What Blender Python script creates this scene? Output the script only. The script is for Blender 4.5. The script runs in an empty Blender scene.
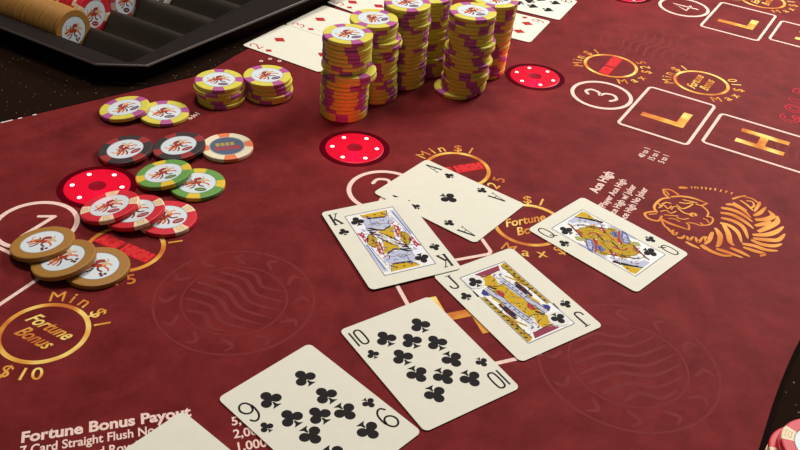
import bpy, bmesh, math, random
from mathutils import Matrix, Vector
random.seed(7)
C = bpy.context.scene.collection
S = 0.001            # everything below is laid out in millimetres
R = math.radians

# ------------------------------------------------------------------ settings and traced artwork (mm)
CARD = (216, 211, 193)
FELT0 = (88, 26, 26); FELT1 = (121, 41, 41)
TONE = (114, 39, 38)
LENS = 0.82
LEDW = 0.032
EXPO = 0.0
PLAYER = (216.5, 306.5)
WCOL = (1.0, 0.97, 0.94, 1); WSTR = 0.11
LIGHTS = [('ceiling_lamp', (-0.15, 1.05, 1.6), 0.5, 17.0, (1, 0.96, 0.91), (0, 0.6, 0)),
          ('side_lamp', (0.78, 1.45, 0.95), 0.55, 23.0, (1, 0.98, 0.95), (0.15, 0.5, 0))]
TRAYROWS = [('brown', 42.7, 42.5, 30, 'brown row'), ('red', 28, 80, 22, 'red row'), ('pink', 26, 121, 14, 'faded red row'), ('grey', 33, 161, 8, 'pale row')]
ART_K = [('lav',[(-7.4,27.0),(8.2,26.0),(12.7,21.0),(10.6,16.3),(3.7,12.1),(-9.7,14.7),(-8.4,20.8)]),('gold',[(-7.5,31.9),(12.3,31.8),(8.3,25.5),(-4.4,27.3)]),('ink',[(-4.4,27.3),(8.3,25.5),(7.4,24.0),(-4.4,25.7)]),('lav',[(13.7,30.8),(16.8,30.2),(17.9,0.6),(16.1,0.9)]),('blue',[(14.7,28.6),(15.5,28.6),(16.4,0.1),(15.6,0.2)]),('ink',[(-9.8,14.4),(-3.7,13.5),(1.3,11.7),(8.0,15.0),(6.7,12.8),(1.1,9.6),(-4.3,12.2),(-9.7,13.0)]),('gold',[(-3.6,12.2),(-0.0,10.0),(9.5,14.0),(4.4,0.2),(0.6,2.6),(-1.7,7.6)]),('red',[(9.7,14.4),(12.2,11.7),(10.3,1.2),(6.6,0.0),(7.3,6.6)]),('white',[(9.8,12.2),(10.4,11.3),(9.9,8.9),(8.7,8.6)]),('white',[(9.1,7.6),(9.7,6.8),(9.2,4.4),(8.2,4.5)]),('white',[(8.4,3.2),(9.1,2.7),(8.7,1.0),(7.6,0.9)]),('lgold',[(11.6,5.5),(14.5,2.3),(14.1,-3.3),(11.1,-8.5),(8.3,-9.5),(7.5,-5.1),(7.8,-1.0)]),('ink',[(9.7,-0.7),(11.1,-0.5),(10.8,-5.7),(9.6,-6.1)]),('ink',[(13.8,-2.1),(14.3,-2.7),(12.0,-8.2),(11.0,-8.7)]),('red',[(15.7,-0.7),(16.1,-3.4),(16.0,-11.7),(13.6,-14.1),(13.4,-10.4),(13.8,-5.9)]),('white',[(15.2,-4.7),(15.7,-5.5),(15.3,-7.3),(14.5,-7.0)]),('white',[(14.8,-8.8),(15.4,-9.4),(14.9,-11.3),(14.2,-11.0)]),('ink',[(3.0,-10.7),(7.0,-14.6),(9.8,-16.8),(6.2,-16.3),(2.6,-13.0)]),('pink',[(-6.8,7.8),(-3.8,8.8),(-2.3,-1.6),(-4.5,-0.2)]),('ink',[(-5.2,8.5),(-3.3,6.9),(-1.4,-1.9),(-2.8,-2.9)]),('white',[(-4.1,6.0),(-3.0,4.3),(-1.8,-1.6),(-2.9,-1.2)]),('ink',[(-2.4,5.8),(-1.6,4.6),(-0.9,-1.5),(-1.9,-2.0)])]
ART_J = [('rose',[(-6.9,32.4),(11.9,32.6),(9.9,28.6),(2.3,27.7),(-4.7,27.7)]),('lgold',[(12.6,30.7),(15.2,29.8),(16.0,10.5),(13.5,7.4),(11.9,12.7),(13.4,24.8)]),('ink',[(14.8,27.9),(15.1,26.2),(14.6,24.2),(14.1,25.7)]),('ink',[(14.8,21.8),(15.1,20.1),(14.4,17.8),(14.1,19.5)]),('ink',[(15.2,16.2),(15.5,14.5),(14.8,12.3),(14.4,13.9)]),('gold',[(-4.7,26.9),(1.7,27.7),(2.0,21.8),(0.2,16.1),(-2.8,16.9),(-8.4,20.0)]),('white',[(2.1,27.5),(9.7,28.4),(10.3,25.0),(8.0,18.6),(4.6,16.7),(-0.6,15.7),(1.8,21.9)]),('blue',[(2.6,26.1),(4.5,26.5),(4.3,25.4),(2.4,24.9)]),('blue',[(6.3,25.3),(8.5,25.4),(8.3,24.2),(6.0,23.9)]),('lav',[(5.1,21.7),(6.6,22.0),(5.0,18.7),(3.3,18.1)]),('ink',[(-7.3,19.4),(-2.4,13.5),(1.9,5.6),(4.0,-4.2),(3.2,-5.2),(0.2,4.7),(-4.2,12.5),(-7.3,17.9)]),('gold',[(-1.0,15.2),(2.0,11.7),(6.0,-1.7),(6.1,-7.5),(1.9,-8.7),(-2.2,-0.8),(-4.0,8.8),(-4.9,13.6)]),('red',[(-4.9,13.6),(-2.3,11.5),(-2.1,7.8),(-4.8,5.6),(-6.8,7.7)]),('lav',[(2.9,14.6),(6.3,15.7),(8.5,1.3),(9.1,-7.7),(6.1,-7.5),(5.2,-2.7),(3.5,6.2)]),('blue',[(5.0,13.4),(6.1,13.3),(5.4,11.6),(4.4,11.9)]),('blue',[(5.5,10.1),(6.6,9.9),(6.2,8.2),(4.9,8.3)]),('blue',[(6.1,6.5),(7.1,6.2),(6.6,4.5),(5.4,4.9)]),('blue',[(6.5,2.8),(7.5,2.5),(6.9,1.0),(5.8,1.3)]),('ink',[(9.3,14.1),(11.8,5.3),(11.5,0.4),(8.9,1.8),(8.0,7.8)]),('plum',[(9.0,11.7),(10.7,4.0),(10.1,1.9),(8.7,7.4)]),('dblue',[(-12.2,17.6),(-10.9,18.1),(-11.6,10.7),(-14.8,12.9),(-14.9,15.4)]),('lav',[(-9.8,18.5),(-6.6,17.2),(-7.4,7.0),(-9.7,5.4),(-10.9,9.9)]),('ink',[(-18.5,19.6),(-17.4,18.3),(-17.8,13.7),(-19.0,13.3)])]
ART_Q = [('gold',[(7.4,32.3),(15.7,32.9),(16.9,29.4),(15.3,21.1),(13.1,22.9),(10.7,27.8)]),('ink',[(7.0,32.3),(10.5,27.7),(15.4,19.8),(17.1,15.3),(15.1,14.9),(11.8,21.0),(8.6,27.2),(5.5,32.1)]),('lav',[(-2.3,32.1),(5.7,32.3),(10.5,23.8),(14.4,14.4),(14.6,10.8),(11.3,15.0),(7.4,20.7),(3.6,26.4),(-1.7,28.2)]),('white',[(-1.9,26.6),(4.2,25.9),(5.7,21.3),(2.6,19.5),(-2.3,20.7),(-3.4,23.6)]),('blue',[(-1.5,24.6),(1.0,24.3),(0.9,23.5),(-1.6,23.5)]),('maroon',[(-3.6,30.6),(-3.9,26.6),(-7.1,20.0),(-9.1,13.3),(-10.3,14.3),(-8.2,20.1),(-5.8,25.6),(-4.8,30.2)]),('red',[(-5.6,22.9),(-3.7,19.7),(-5.9,15.7),(-8.1,15.0),(-7.8,18.5)]),('lgold',[(-4.8,18.9),(4.0,20.1),(8.5,18.1),(8.5,13.0),(3.5,9.5),(2.2,12.3),(-5.1,11.6),(-7.0,14.9)]),('ink',[(1.8,18.5),(1.6,17.0),(-1.2,15.9),(-0.9,17.3)]),('ink',[(6.2,16.5),(6.1,15.0),(3.4,13.8),(3.6,15.3)]),('gold',[(3.9,13.4),(4.6,10.3),(1.8,1.0),(-2.0,0.1),(-0.8,6.4),(-0.3,11.8)]),('ink',[(1.4,12.1),(2.3,11.4),(-1.7,-0.2),(-3.1,-0.2)]),('red',[(9.0,14.3),(10.9,11.0),(7.8,6.0),(2.8,3.5),(4.8,7.6)]),('white',[(8.3,11.5),(8.7,10.6),(7.0,9.2),(6.6,10.0)]),('white',[(6.5,7.9),(6.7,6.9),(4.9,5.9),(4.8,6.8)]),('lgold',[(11.6,8.7),(16.3,8.2),(17.1,4.2),(14.0,-1.6),(7.3,-5.2),(4.8,-1.5),(5.6,3.6),(8.3,7.3)]),('blue',[(13.0,5.0),(13.7,2.8),(11.2,-1.0),(8.2,-1.9),(7.5,0.4),(9.6,3.6)]),('dblue',[(12.1,3.3),(12.3,2.0),(10.3,-0.3),(9.2,0.6)]),('lav',[(15.2,11.7),(17.4,9.0),(18.3,3.2),(15.2,-2.6),(14.0,-1.6),(16.5,4.7),(15.3,8.5)]),('grn',[(-13.1,18.3),(-10.5,16.1),(-11.2,11.8),(-13.7,11.4),(-15.6,14.6)]),('lav',[(-16.8,12.3),(-15.6,7.3),(-17.8,4.3),(-18.7,9.1)]),('blue',[(-9.3,11.8),(-6.8,8.1),(-10.6,3.1),(-18.6,-1.3),(-18.7,2.7),(-15.3,7.0)]),('lav',[(-10.0,10.0),(-8.4,7.9),(-11.7,4.1),(-16.5,1.6),(-15.9,4.3)]),('blue',[(-11.3,8.6),(-9.8,6.6),(-10.4,5.9),(-11.9,7.9)]),('blue',[(-13.5,6.3),(-12.0,4.4),(-12.7,3.8),(-14.1,5.8)]),('red',[(-5.4,8.6),(-4.1,5.9),(-6.7,3.2),(-16.9,-2.7),(-17.0,-1.0),(-10.3,2.9)]),('white',[(-3.9,7.4),(-4.0,6.2),(-5.3,5.2),(-5.4,6.3)])]
TIGER = [(1.1,[(-35.2,34.5),(-35.7,28.9),(-33.5,23.3)]),(1.2,[(-35.5,34.4),(-29.9,34.7),(-25.5,29.1)]),(0.8,[(-33.7,32.3),(-32.6,27.6)]),(1.2,[(-46.3,4.3),(-51.0,3.0),(-55.3,0.2),(-53.8,-5.6),(-47.3,-7.6),(-43.6,-1.4)]),(0.7,[(-52.2,-0.3),(-46.8,1.3)]),(1.2,[(-33.4,23.7),(-39.1,21.3),(-44.5,14.8),(-47.0,8.7),(-46.1,3.6)]),(1.6,[(-31.9,24.9),(-23.6,26.9),(-14.8,25.3),(-6.3,19.9)]),(1.0,[(-6.3,19.9),(-11.0,16.5),(-14.6,17.6)]),(1.6,[(-44.8,-4.4),(-40.7,-8.9),(-33.4,-13.1),(-27.4,-15.8)]),(1.0,[(-27.4,-15.8),(-26.3,-10.7),(-27.2,-7.6)]),(0.9,[(-11.1,15.8),(-9.3,12.6),(-8.3,7.7),(-10.5,2.3)]),(0.9,[(-10.3,3.0),(-7.2,1.6),(-7.5,-2.4),(-10.8,-7.2),(-15.6,-8.9),(-16.9,-6.3)]),(0.9,[(-25.2,-6.9),(-21.0,-7.9),(-17.7,-9.6),(-15.5,-8.3)]),(0.7,[(-13.6,-0.4),(-11.6,-2.3),(-11.0,-5.1)]),(3.0,[(-22.6,1.8),(-19.6,4.0),(-18.2,1.9)]),(0.9,[(-29.6,11.0),(-26.9,5.7),(-22.9,3.6)]),(0.8,[(-29.5,14.5),(-26.5,10.3),(-21.4,13.3),(-17.3,17.3)]),(0.8,[(-26.7,18.3),(-21.7,17.8),(-16.1,19.7)]),(0.8,[(-23.3,22.3),(-18.4,21.1),(-13.5,19.4)]),(0.8,[(-43.4,9.2),(-39.4,13.2),(-37.1,8.9),(-33.7,12.8)]),(0.8,[(-40.5,14.2),(-36.7,17.0),(-33.7,16.2)]),(0.8,[(-43.0,4.7),(-38.9,6.4),(-36.3,3.4),(-31.9,6.2)]),(0.8,[(-41.3,0.5),(-36.9,0.4),(-31.9,0.2)]),(0.8,[(-39.0,-3.6),(-35.2,-3.8),(-32.0,-6.5)]),(0.8,[(-32.9,-1.8),(-28.8,-3.4),(-24.7,-1.8)]),(0.7,[(-34.7,8.1),(-32.6,11.8),(-30.3,12.5)]),(0.7,[(-42.9,15.0),(-41.2,10.6)]),(1.0,[(-44.7,-7.2),(-44.0,-13.0),(-42.1,-16.0)]),(1.2,[(-42.1,-16.0),(-41.0,-19.6),(-38.8,-18.1)]),(1.4,[(-40.1,-18.3),(-39.2,-23.0),(-36.1,-19.9)]),(1.6,[(-38.0,-26.0),(-34.8,-26.6),(-31.8,-22.7)]),(1.6,[(-30.8,-24.0),(-29.9,-28.0),(-26.0,-23.4)]),(1.6,[(-24.8,-24.3),(-24.2,-30.0),(-18.8,-22.5)]),(1.8,[(-17.5,-22.3),(-17.8,-28.6),(-11.8,-16.4)]),(1.4,[(-20.4,-32.0),(-15.4,-26.2),(-10.5,-16.2)]),(1.8,[(-32.9,-30.5),(-29.4,-34.1),(-24.8,-37.6)]),(1.8,[(-7.8,-12.6),(-7.7,-22.1),(-11.6,-32.9)]),(2.2,[(7.6,20.2),(12.8,20.4),(18.5,14.7),(21.6,5.0)]),(1.8,[(13.6,23.7),(17.4,18.4),(21.2,13.8)]),(2.6,[(2.7,15.2),(10.3,13.6),(16.8,8.1),(21.2,-0.1)]),(2.6,[(0.6,8.5),(8.6,7.0),(15.8,-0.8),(19.6,-8.8)]),(2.6,[(-0.6,2.1),(7.3,-0.6),(12.5,-7.8),(12.2,-21.7)]),(2.4,[(-2.9,-4.4),(3.4,-7.3),(7.0,-15.2),(6.3,-27.0)]),(2.6,[(-1.0,-5.4),(-0.3,-16.2),(-1.6,-26.9),(0.2,-31.2)]),(2.4,[(-8.1,-11.2),(-6.6,-19.3),(-10.0,-30.2),(-13.1,-34.5)]),(1.2,[(14.9,28.6),(20.3,32.0),(25.2,34.0)]),(1.2,[(25.5,32.1),(29.8,30.6),(32.5,25.7),(33.3,23.1)]),(1.0,[(24.9,27.3),(28.6,26.5),(28.3,21.2),(25.3,18.2)]),(1.2,[(20.3,26.7),(23.4,21.8),(25.6,15.6)]),(2.2,[(24.3,7.8),(30.2,12.4),(37.1,21.0)]),(1.6,[(34.5,27.2),(29.8,18.8),(26.1,13.1)]),(3.0,[(23.9,2.8),(32.3,4.6),(38.8,9.7),(37.2,16.4)]),(2.6,[(21.7,-4.9),(29.1,-1.5),(35.2,2.5)]),(3.0,[(21.8,-12.2),(30.8,-5.5),(39.5,2.3),(41.8,10.1)]),(2.8,[(16.7,-16.4),(26.5,-15.1),(34.9,-10.5),(42.5,-3.0)]),(2.8,[(15.9,-20.7),(24.7,-21.3),(33.4,-20.2),(40.7,-12.1)]),(2.6,[(14.0,-22.6),(20.3,-27.1),(28.3,-27.8),(34.8,-24.6)]),(2.6,[(6.3,-28.2),(14.1,-29.5),(21.3,-33.2),(29.4,-33.3)]),(2.4,[(5.9,-32.1),(12.5,-35.4),(18.5,-38.0),(14.8,-41.4)]),(2.4,[(-3.5,-34.0),(2.3,-37.8),(7.7,-42.7)]),(2.4,[(-13.6,-36.4),(-7.5,-39.0),(2.5,-44.4)]),(2.2,[(-22.6,-34.1),(-18.3,-39.2),(-11.2,-43.2),(-4.5,-43.1)]),(2.6,[(-23.0,-33.0),(-20.5,-36.8),(-16.5,-40.1)]),(2.2,[(-23.2,38.3),(-19.7,39.0),(-16.1,39.0)]),(1.5,[(-12.8,41.4),(-13.4,38.4)]),(1.5,[(-10.4,41.8),(-10.7,38.8)]),(1.5,[(-8.5,41.5),(-8.6,38.6)]),(1.5,[(-5.0,42.0),(-5.9,38.5)]),(1.5,[(-2.0,41.9),(-2.8,38.4)]),(1.5,[(1.5,41.4),(0.1,38.3)]),(1.5,[(5.1,41.4),(3.7,37.8)]),(1.5,[(9.2,40.0),(7.4,36.9)]),(1.5,[(12.9,39.1),(11.2,35.9)]),(1.5,[(16.5,37.6),(14.9,34.0)])]

# ------------------------------------------------------------------ materials
def lin(c):
    c = c / 255.0
    return c / 12.92 if c <= 0.04045 else ((c + 0.055) / 1.055) ** 2.4
def rgb(t): return (lin(t[0]), lin(t[1]), lin(t[2]), 1.0)
def mat(name, col, rough=0.6, spec=0.4, metal=0.0, emit=None, estr=0.0, vary=0.0, vscale=400.0, bump=0.0, bscale=2000.0, coat=0.0, subsurf=0.0):
    m = bpy.data.materials.new(name); m.use_nodes = True
    nt = m.node_tree; b = nt.nodes['Principled BSDF']
    b.inputs['Base Color'].default_value = rgb(col)
    b.inputs['Roughness'].default_value = rough
    b.inputs['Specular IOR Level'].default_value = spec
    b.inputs['Metallic'].default_value = metal
    b.inputs['Coat Weight'].default_value = coat
    if emit:
        b.inputs['Emission Color'].default_value = rgb(emit)
        b.inputs['Emission Strength'].default_value = estr
    tc = None
    if vary or bump:
        tc = nt.nodes.new('ShaderNodeTexCoord')
    if vary:
        n = nt.nodes.new('ShaderNodeTexNoise'); n.inputs['Scale'].default_value = vscale
        n.inputs['Detail'].default_value = 4
        nt.links.new(tc.outputs['Object'], n.inputs['Vector'])
        r = nt.nodes.new('ShaderNodeValToRGB')
        c0 = rgb(col)
        r.color_ramp.elements[0].position = 0.3; r.color_ramp.elements[1].position = 0.7
        r.color_ramp.elements[0].color = tuple(max(0, x * (1 - vary)) for x in c0[:3]) + (1,)
        r.color_ramp.elements[1].color = tuple(min(1, x * (1 + vary)) for x in c0[:3]) + (1,)
        nt.links.new(n.outputs['Fac'], r.inputs['Fac'])
        nt.links.new(r.outputs['Color'], b.inputs['Base Color'])
    if bump:
        n = nt.nodes.new('ShaderNodeTexNoise'); n.inputs['Scale'].default_value = bscale
        nt.links.new(tc.outputs['Object'], n.inputs['Vector'])
        bp = nt.nodes.new('ShaderNodeBump'); bp.inputs['Strength'].default_value = bump
        bp.inputs['Distance'].default_value = 0.0004
        nt.links.new(n.outputs['Fac'], bp.inputs['Height'])
        nt.links.new(bp.outputs['Normal'], b.inputs['Normal'])
    return m

M = {}
M['card'] = mat('card_stock', CARD, 0.65, 0.12, vary=0.02, vscale=120)
M['ink'] = mat('black_ink', (33, 30, 30), 0.7, 0.08)
M['cred'] = mat('red_ink', (172, 44, 44), 0.7, 0.08)
M['frame'] = mat('frame_line', (120, 122, 150), 0.6, 0.3)
for k, c in dict(lav=(196, 198, 218), gold=(214, 172, 36), lgold=(196, 158, 44), blue=(104, 116, 176), red=(182, 58, 66),
                 white=(238, 234, 228), pink=(200, 166, 176), rose=(150, 62, 84), plum=(78, 40, 52), dblue=(58, 66, 140),
                 maroon=(120, 44, 56), grn=(170, 176, 110)).items():
    M[k] = mat('court_' + k, tuple(int(v * 0.92) for v in c), 0.7, 0.08)
M['pwhite'] = mat('print_white', (230, 196, 182), 0.85, 0.15, vary=0.12, vscale=500)
M['pred'] = mat('print_red', (206, 44, 46), 0.85, 0.15, vary=0.15, vscale=500)
M['pbar'] = mat('print_red_bar', (186, 26, 32), 0.85, 0.15, vary=0.15, vscale=500)
M['predl'] = mat('print_red_outline', (200, 42, 58), 0.85, 0.15)

def gold_mat():
    m = mat('print_gold', (222, 150, 40), 0.8, 0.2)
    nt = m.node_tree; b = nt.nodes['Principled BSDF']
    tc = nt.nodes.new('ShaderNodeTexCoord')
    n = nt.nodes.new('ShaderNodeTexNoise'); n.inputs['Scale'].default_value = 55; n.inputs['Detail'].default_value = 1
    nt.links.new(tc.outputs['Object'], n.inputs['Vector'])
    r = nt.nodes.new('ShaderNodeValToRGB')
    e = r.color_ramp.elements
    e[0].position = 0.33; e[0].color = rgb((190, 102, 36))
    e[1].position = 0.66; e[1].color = rgb((234, 204, 112))
    k = e.new(0.5); k.color = rgb((216, 148, 54))
    nt.links.new(n.outputs['Fac'], r.inputs['Fac']); nt.links.new(r.outputs['Color'], b.inputs['Base Color'])
    return m
M['pgold'] = gold_mat()
def tiger_mat():
    m = mat('print_tiger_orange', (216, 130, 50), 0.8, 0.2)
    nt = m.node_tree; b = nt.nodes['Principled BSDF']
    tc = nt.nodes.new('ShaderNodeTexCoord')
    n = nt.nodes.new('ShaderNodeTexNoise'); n.inputs['Scale'].default_value = 40; n.inputs['Detail'].default_value = 1
    nt.links.new(tc.outputs['Object'], n.inputs['Vector'])
    r = nt.nodes.new('ShaderNodeValToRGB'); e = r.color_ramp.elements
    e[0].position = 0.35; e[0].color = rgb((200, 110, 40)); e[1].position = 0.68; e[1].color = rgb((232, 164, 78))
    nt.links.new(n.outputs['Fac'], r.inputs['Fac']); nt.links.new(r.outputs['Color'], b.inputs['Base Color'])
    return m
M['ptiger'] = tiger_mat()

def felt_mat():
    m = bpy.data.materials.new('table_felt'); m.use_nodes = True
    nt = m.node_tree; L = nt.links.new; N = nt.nodes.new
    b = nt.nodes['Principled BSDF']
    b.inputs['Roughness'].default_value = 0.7; b.inputs['Specular IOR Level'].default_value = 0.16
    b.inputs['Specular Tint'].default_value = rgb((255, 50, 54))
    tc = N('ShaderNodeTexCoord')
    # large tone-on-tone printed swirls
    def wave(scale, dist, dscale, off, kind='RINGS'):
        mp = N('ShaderNodeMapping'); mp.inputs['Location'].default_value = off
        L(tc.outputs['Object'], mp.inputs['Vector'])
        w = N('ShaderNodeTexWave'); w.wave_type = kind
        if kind == 'RINGS': w.rings_direction = 'Z'
        w.inputs['Scale'].default_value = scale; w.inputs['Distortion'].default_value = dist
        w.inputs['Detail'].default_value = 1.5; w.inputs['Detail Scale'].default_value = dscale
        L(mp.outputs['Vector'], w.inputs['Vector']); return w
    w1 = wave(11, 2.5, 1.2, (-0.10, -0.30, 0)); w2 = wave(14, 4.0, 1.6, (0.22, -0.42, 0))
    r1 = N('ShaderNodeValToRGB'); r1.color_ramp.elements[0].position = 0.62; r1.color_ramp.elements[1].position = 0.78
    r2 = N('ShaderNodeValToRGB'); r2.color_ramp.elements[0].position = 0.60; r2.color_ramp.elements[1].position = 0.80
    L(w1.outputs['Fac'], r1.inputs['Fac']); L(w2.outputs['Fac'], r2.inputs['Fac'])
    mask = N('ShaderNodeTexNoise'); mask.inputs['Scale'].default_value = 9; mask.inputs['Detail'].default_value = 3
    L(tc.outputs['Object'], mask.inputs['Vector'])
    mr = N('ShaderNodeValToRGB'); mr.color_ramp.elements[0].position = 0.42; mr.color_ramp.elements[1].position = 0.58
    L(mask.outputs['Fac'], mr.inputs['Fac'])
    mx = N('ShaderNodeMix'); mx.data_type = 'RGBA'
    L(mr.outputs['Color'], mx.inputs[0]); L(r1.outputs['Color'], mx.inputs[6]); L(r2.outputs['Color'], mx.inputs[7])
    fine = N('ShaderNodeTexNoise'); fine.inputs['Scale'].default_value = 30; fine.inputs['Detail'].default_value = 8; fine.inputs['Roughness'].default_value = 0.75
    L(tc.outputs['Object'], fine.inputs['Vector'])
    mm = N('ShaderNodeMath'); mm.operation = 'MULTIPLY'; mm.inputs[1].default_value = 0.045
    L(mx.outputs[2], mm.inputs[0])
    ad = N('ShaderNodeMath'); ad.operation = 'ADD'
    L(mm.outputs[0], ad.inputs[0]); L(fine.outputs['Fac'], ad.inputs[1])
    cr = N('ShaderNodeValToRGB'); e = cr.color_ramp.elements
    e[0].position = 0.33; e[0].color = rgb(FELT0); e[1].position = 0.75; e[1].color = rgb(FELT1)
    L(ad.outputs[0], cr.inputs['Fac'])
    L(cr.outputs['Color'], b.inputs['Base Color'])
    bn = N('ShaderNodeTexNoise'); bn.inputs['Scale'].default_value = 2500
    L(tc.outputs['Object'], bn.inputs['Vector'])
    bp = N('ShaderNodeBump'); bp.inputs['Strength'].default_value = 0.35; bp.inputs['Distance'].default_value = 0.0003
    L(bn.outputs['Fac'], bp.inputs['Height']); L(bp.outputs['Normal'], b.inputs['Normal'])
    return m
M['felt'] = felt_mat()
M['tone'] = mat('felt_tonal_print', TONE, 0.75, 0.1, vary=0.10, vscale=90)

def glitter_mat():
    m = bpy.data.materials.new('black_glitter'); m.use_nodes = True
    nt = m.node_tree; L = nt.links.new; N = nt.nodes.new
    b = nt.nodes['Principled BSDF']
    b.inputs['Roughness'].default_value = 0.8; b.inputs['Specular IOR Level'].default_value = 0.01
    tc = N('ShaderNodeTexCoord')
    v = N('ShaderNodeTexVoronoi'); v.inputs['Scale'].default_value = 430
    L(tc.outputs['Object'], v.inputs['Vector'])
    lt = N('ShaderNodeMath'); lt.operation = 'LESS_THAN'; lt.inputs[1].default_value = 0.22
    L(v.outputs['Distance'], lt.inputs[0])
    sp = N('ShaderNodeSeparateColor'); L(v.outputs['Color'], sp.inputs[0])
    gt = N('ShaderNodeMath'); gt.operation = 'GREATER_THAN'; gt.inputs[1].default_value = 0.86
    L(sp.outputs[0], gt.inputs[0])
    mu = N('ShaderNodeMath'); mu.operation = 'MULTIPLY'; L(lt.outputs[0], mu.inputs[0]); L(gt.outputs[0], mu.inputs[1])
    mu2 = N('ShaderNodeMath'); mu2.operation = 'MULTIPLY'; L(mu.outputs[0], mu2.inputs[0]); L(sp.outputs[1], mu2.inputs[1])
    mx = N('ShaderNodeMix'); mx.data_type = 'RGBA'
    L(mu2.outputs[0], mx.inputs[0]); mx.inputs[6].default_value = rgb((30, 18, 11)); mx.inputs[7].default_value = rgb((130, 114, 98))
    L(mx.outputs[2], b.inputs['Base Color'])
    return m
M['glitter'] = glitter_mat()
M['tray'] = mat('tray_plastic', (44, 36, 28), 0.5, 0.22, bump=0.05, bscale=600)
M['trayrim'] = mat('tray_rim', (29, 21, 18), 0.5, 0.14)
M['edgehi'] = mat('tray_edge_highlight', (70, 58, 52), 0.35, 0.5)  # paler colour paints the highlight along the tray's lip edge
M['trim'] = mat('edge_trim_and_wall_shade', (22, 12, 10), 0.9, 0.02)
M['pale'] = mat('trim_highlight', (215, 200, 190), 0.6, 0.3)
M['wood'] = mat('table_core', (40, 28, 22), 0.7, 0.3)
# chip plastics
CH = dict(yellow=((208, 194, 70), (172, 80, 138)), red=((200, 34, 46), (226, 202, 164)), black=((56, 46, 46), (150, 46, 44)),
          green=((98, 146, 66), (214, 180, 48)), brown=((158, 110, 46), None), white=((228, 214, 180), (230, 120, 72)), grey=((186, 172, 150), (150, 120, 96)), pink=((176, 140, 130), (160, 62, 62)))
for k, (a, s) in CH.items():
    M['chip_' + k] = mat('chip_' + k, a, 0.5, 0.35, bump=0.12, bscale=1500, vary=0.06, vscale=300)
    M['spot_' + k] = mat('chip_spot_' + k, s or a, 0.5, 0.35, bump=0.12, bscale=1500)
M['inlay'] = mat('inlay_paper', (205, 212, 214), 0.45, 0.35)
M['inlay_slate'] = mat('inlay_slate', (84, 94, 116), 0.45, 0.35)
for k, c in dict(a_or=(200, 92, 40), a_rd=(156, 48, 36), a_bn=(104, 52, 36), a_tn=(206, 160, 110), b_pu=(112, 60, 92), b_rd=(160, 44, 50),
                 b_gn=(76, 112, 74), b_mr=(98, 44, 40), b_yl=(176, 150, 70), b_sr=(170, 60, 70), b_gy=(140, 160, 160)).items():
    M[k] = mat('inlay_art_' + k, c, 0.5, 0.3)
M['lens'] = mat('red_lens', (60, 0, 12), 0.4, 0.15, emit=(250, 0, 46), estr=LENS)
M['lensd'] = mat('red_lens_centre', (40, 0, 8), 0.4, 0.15, emit=(250, 0, 40), estr=LENS * 0.28)
M['housing'] = mat('lens_housing', (24, 0, 6), 0.6, 0.02, emit=(255, 0, 50), estr=0.085)
M['led'] = mat('led_point', (255, 220, 210), 0.4, 0.3, emit=(255, 205, 195), estr=3.2)

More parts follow.
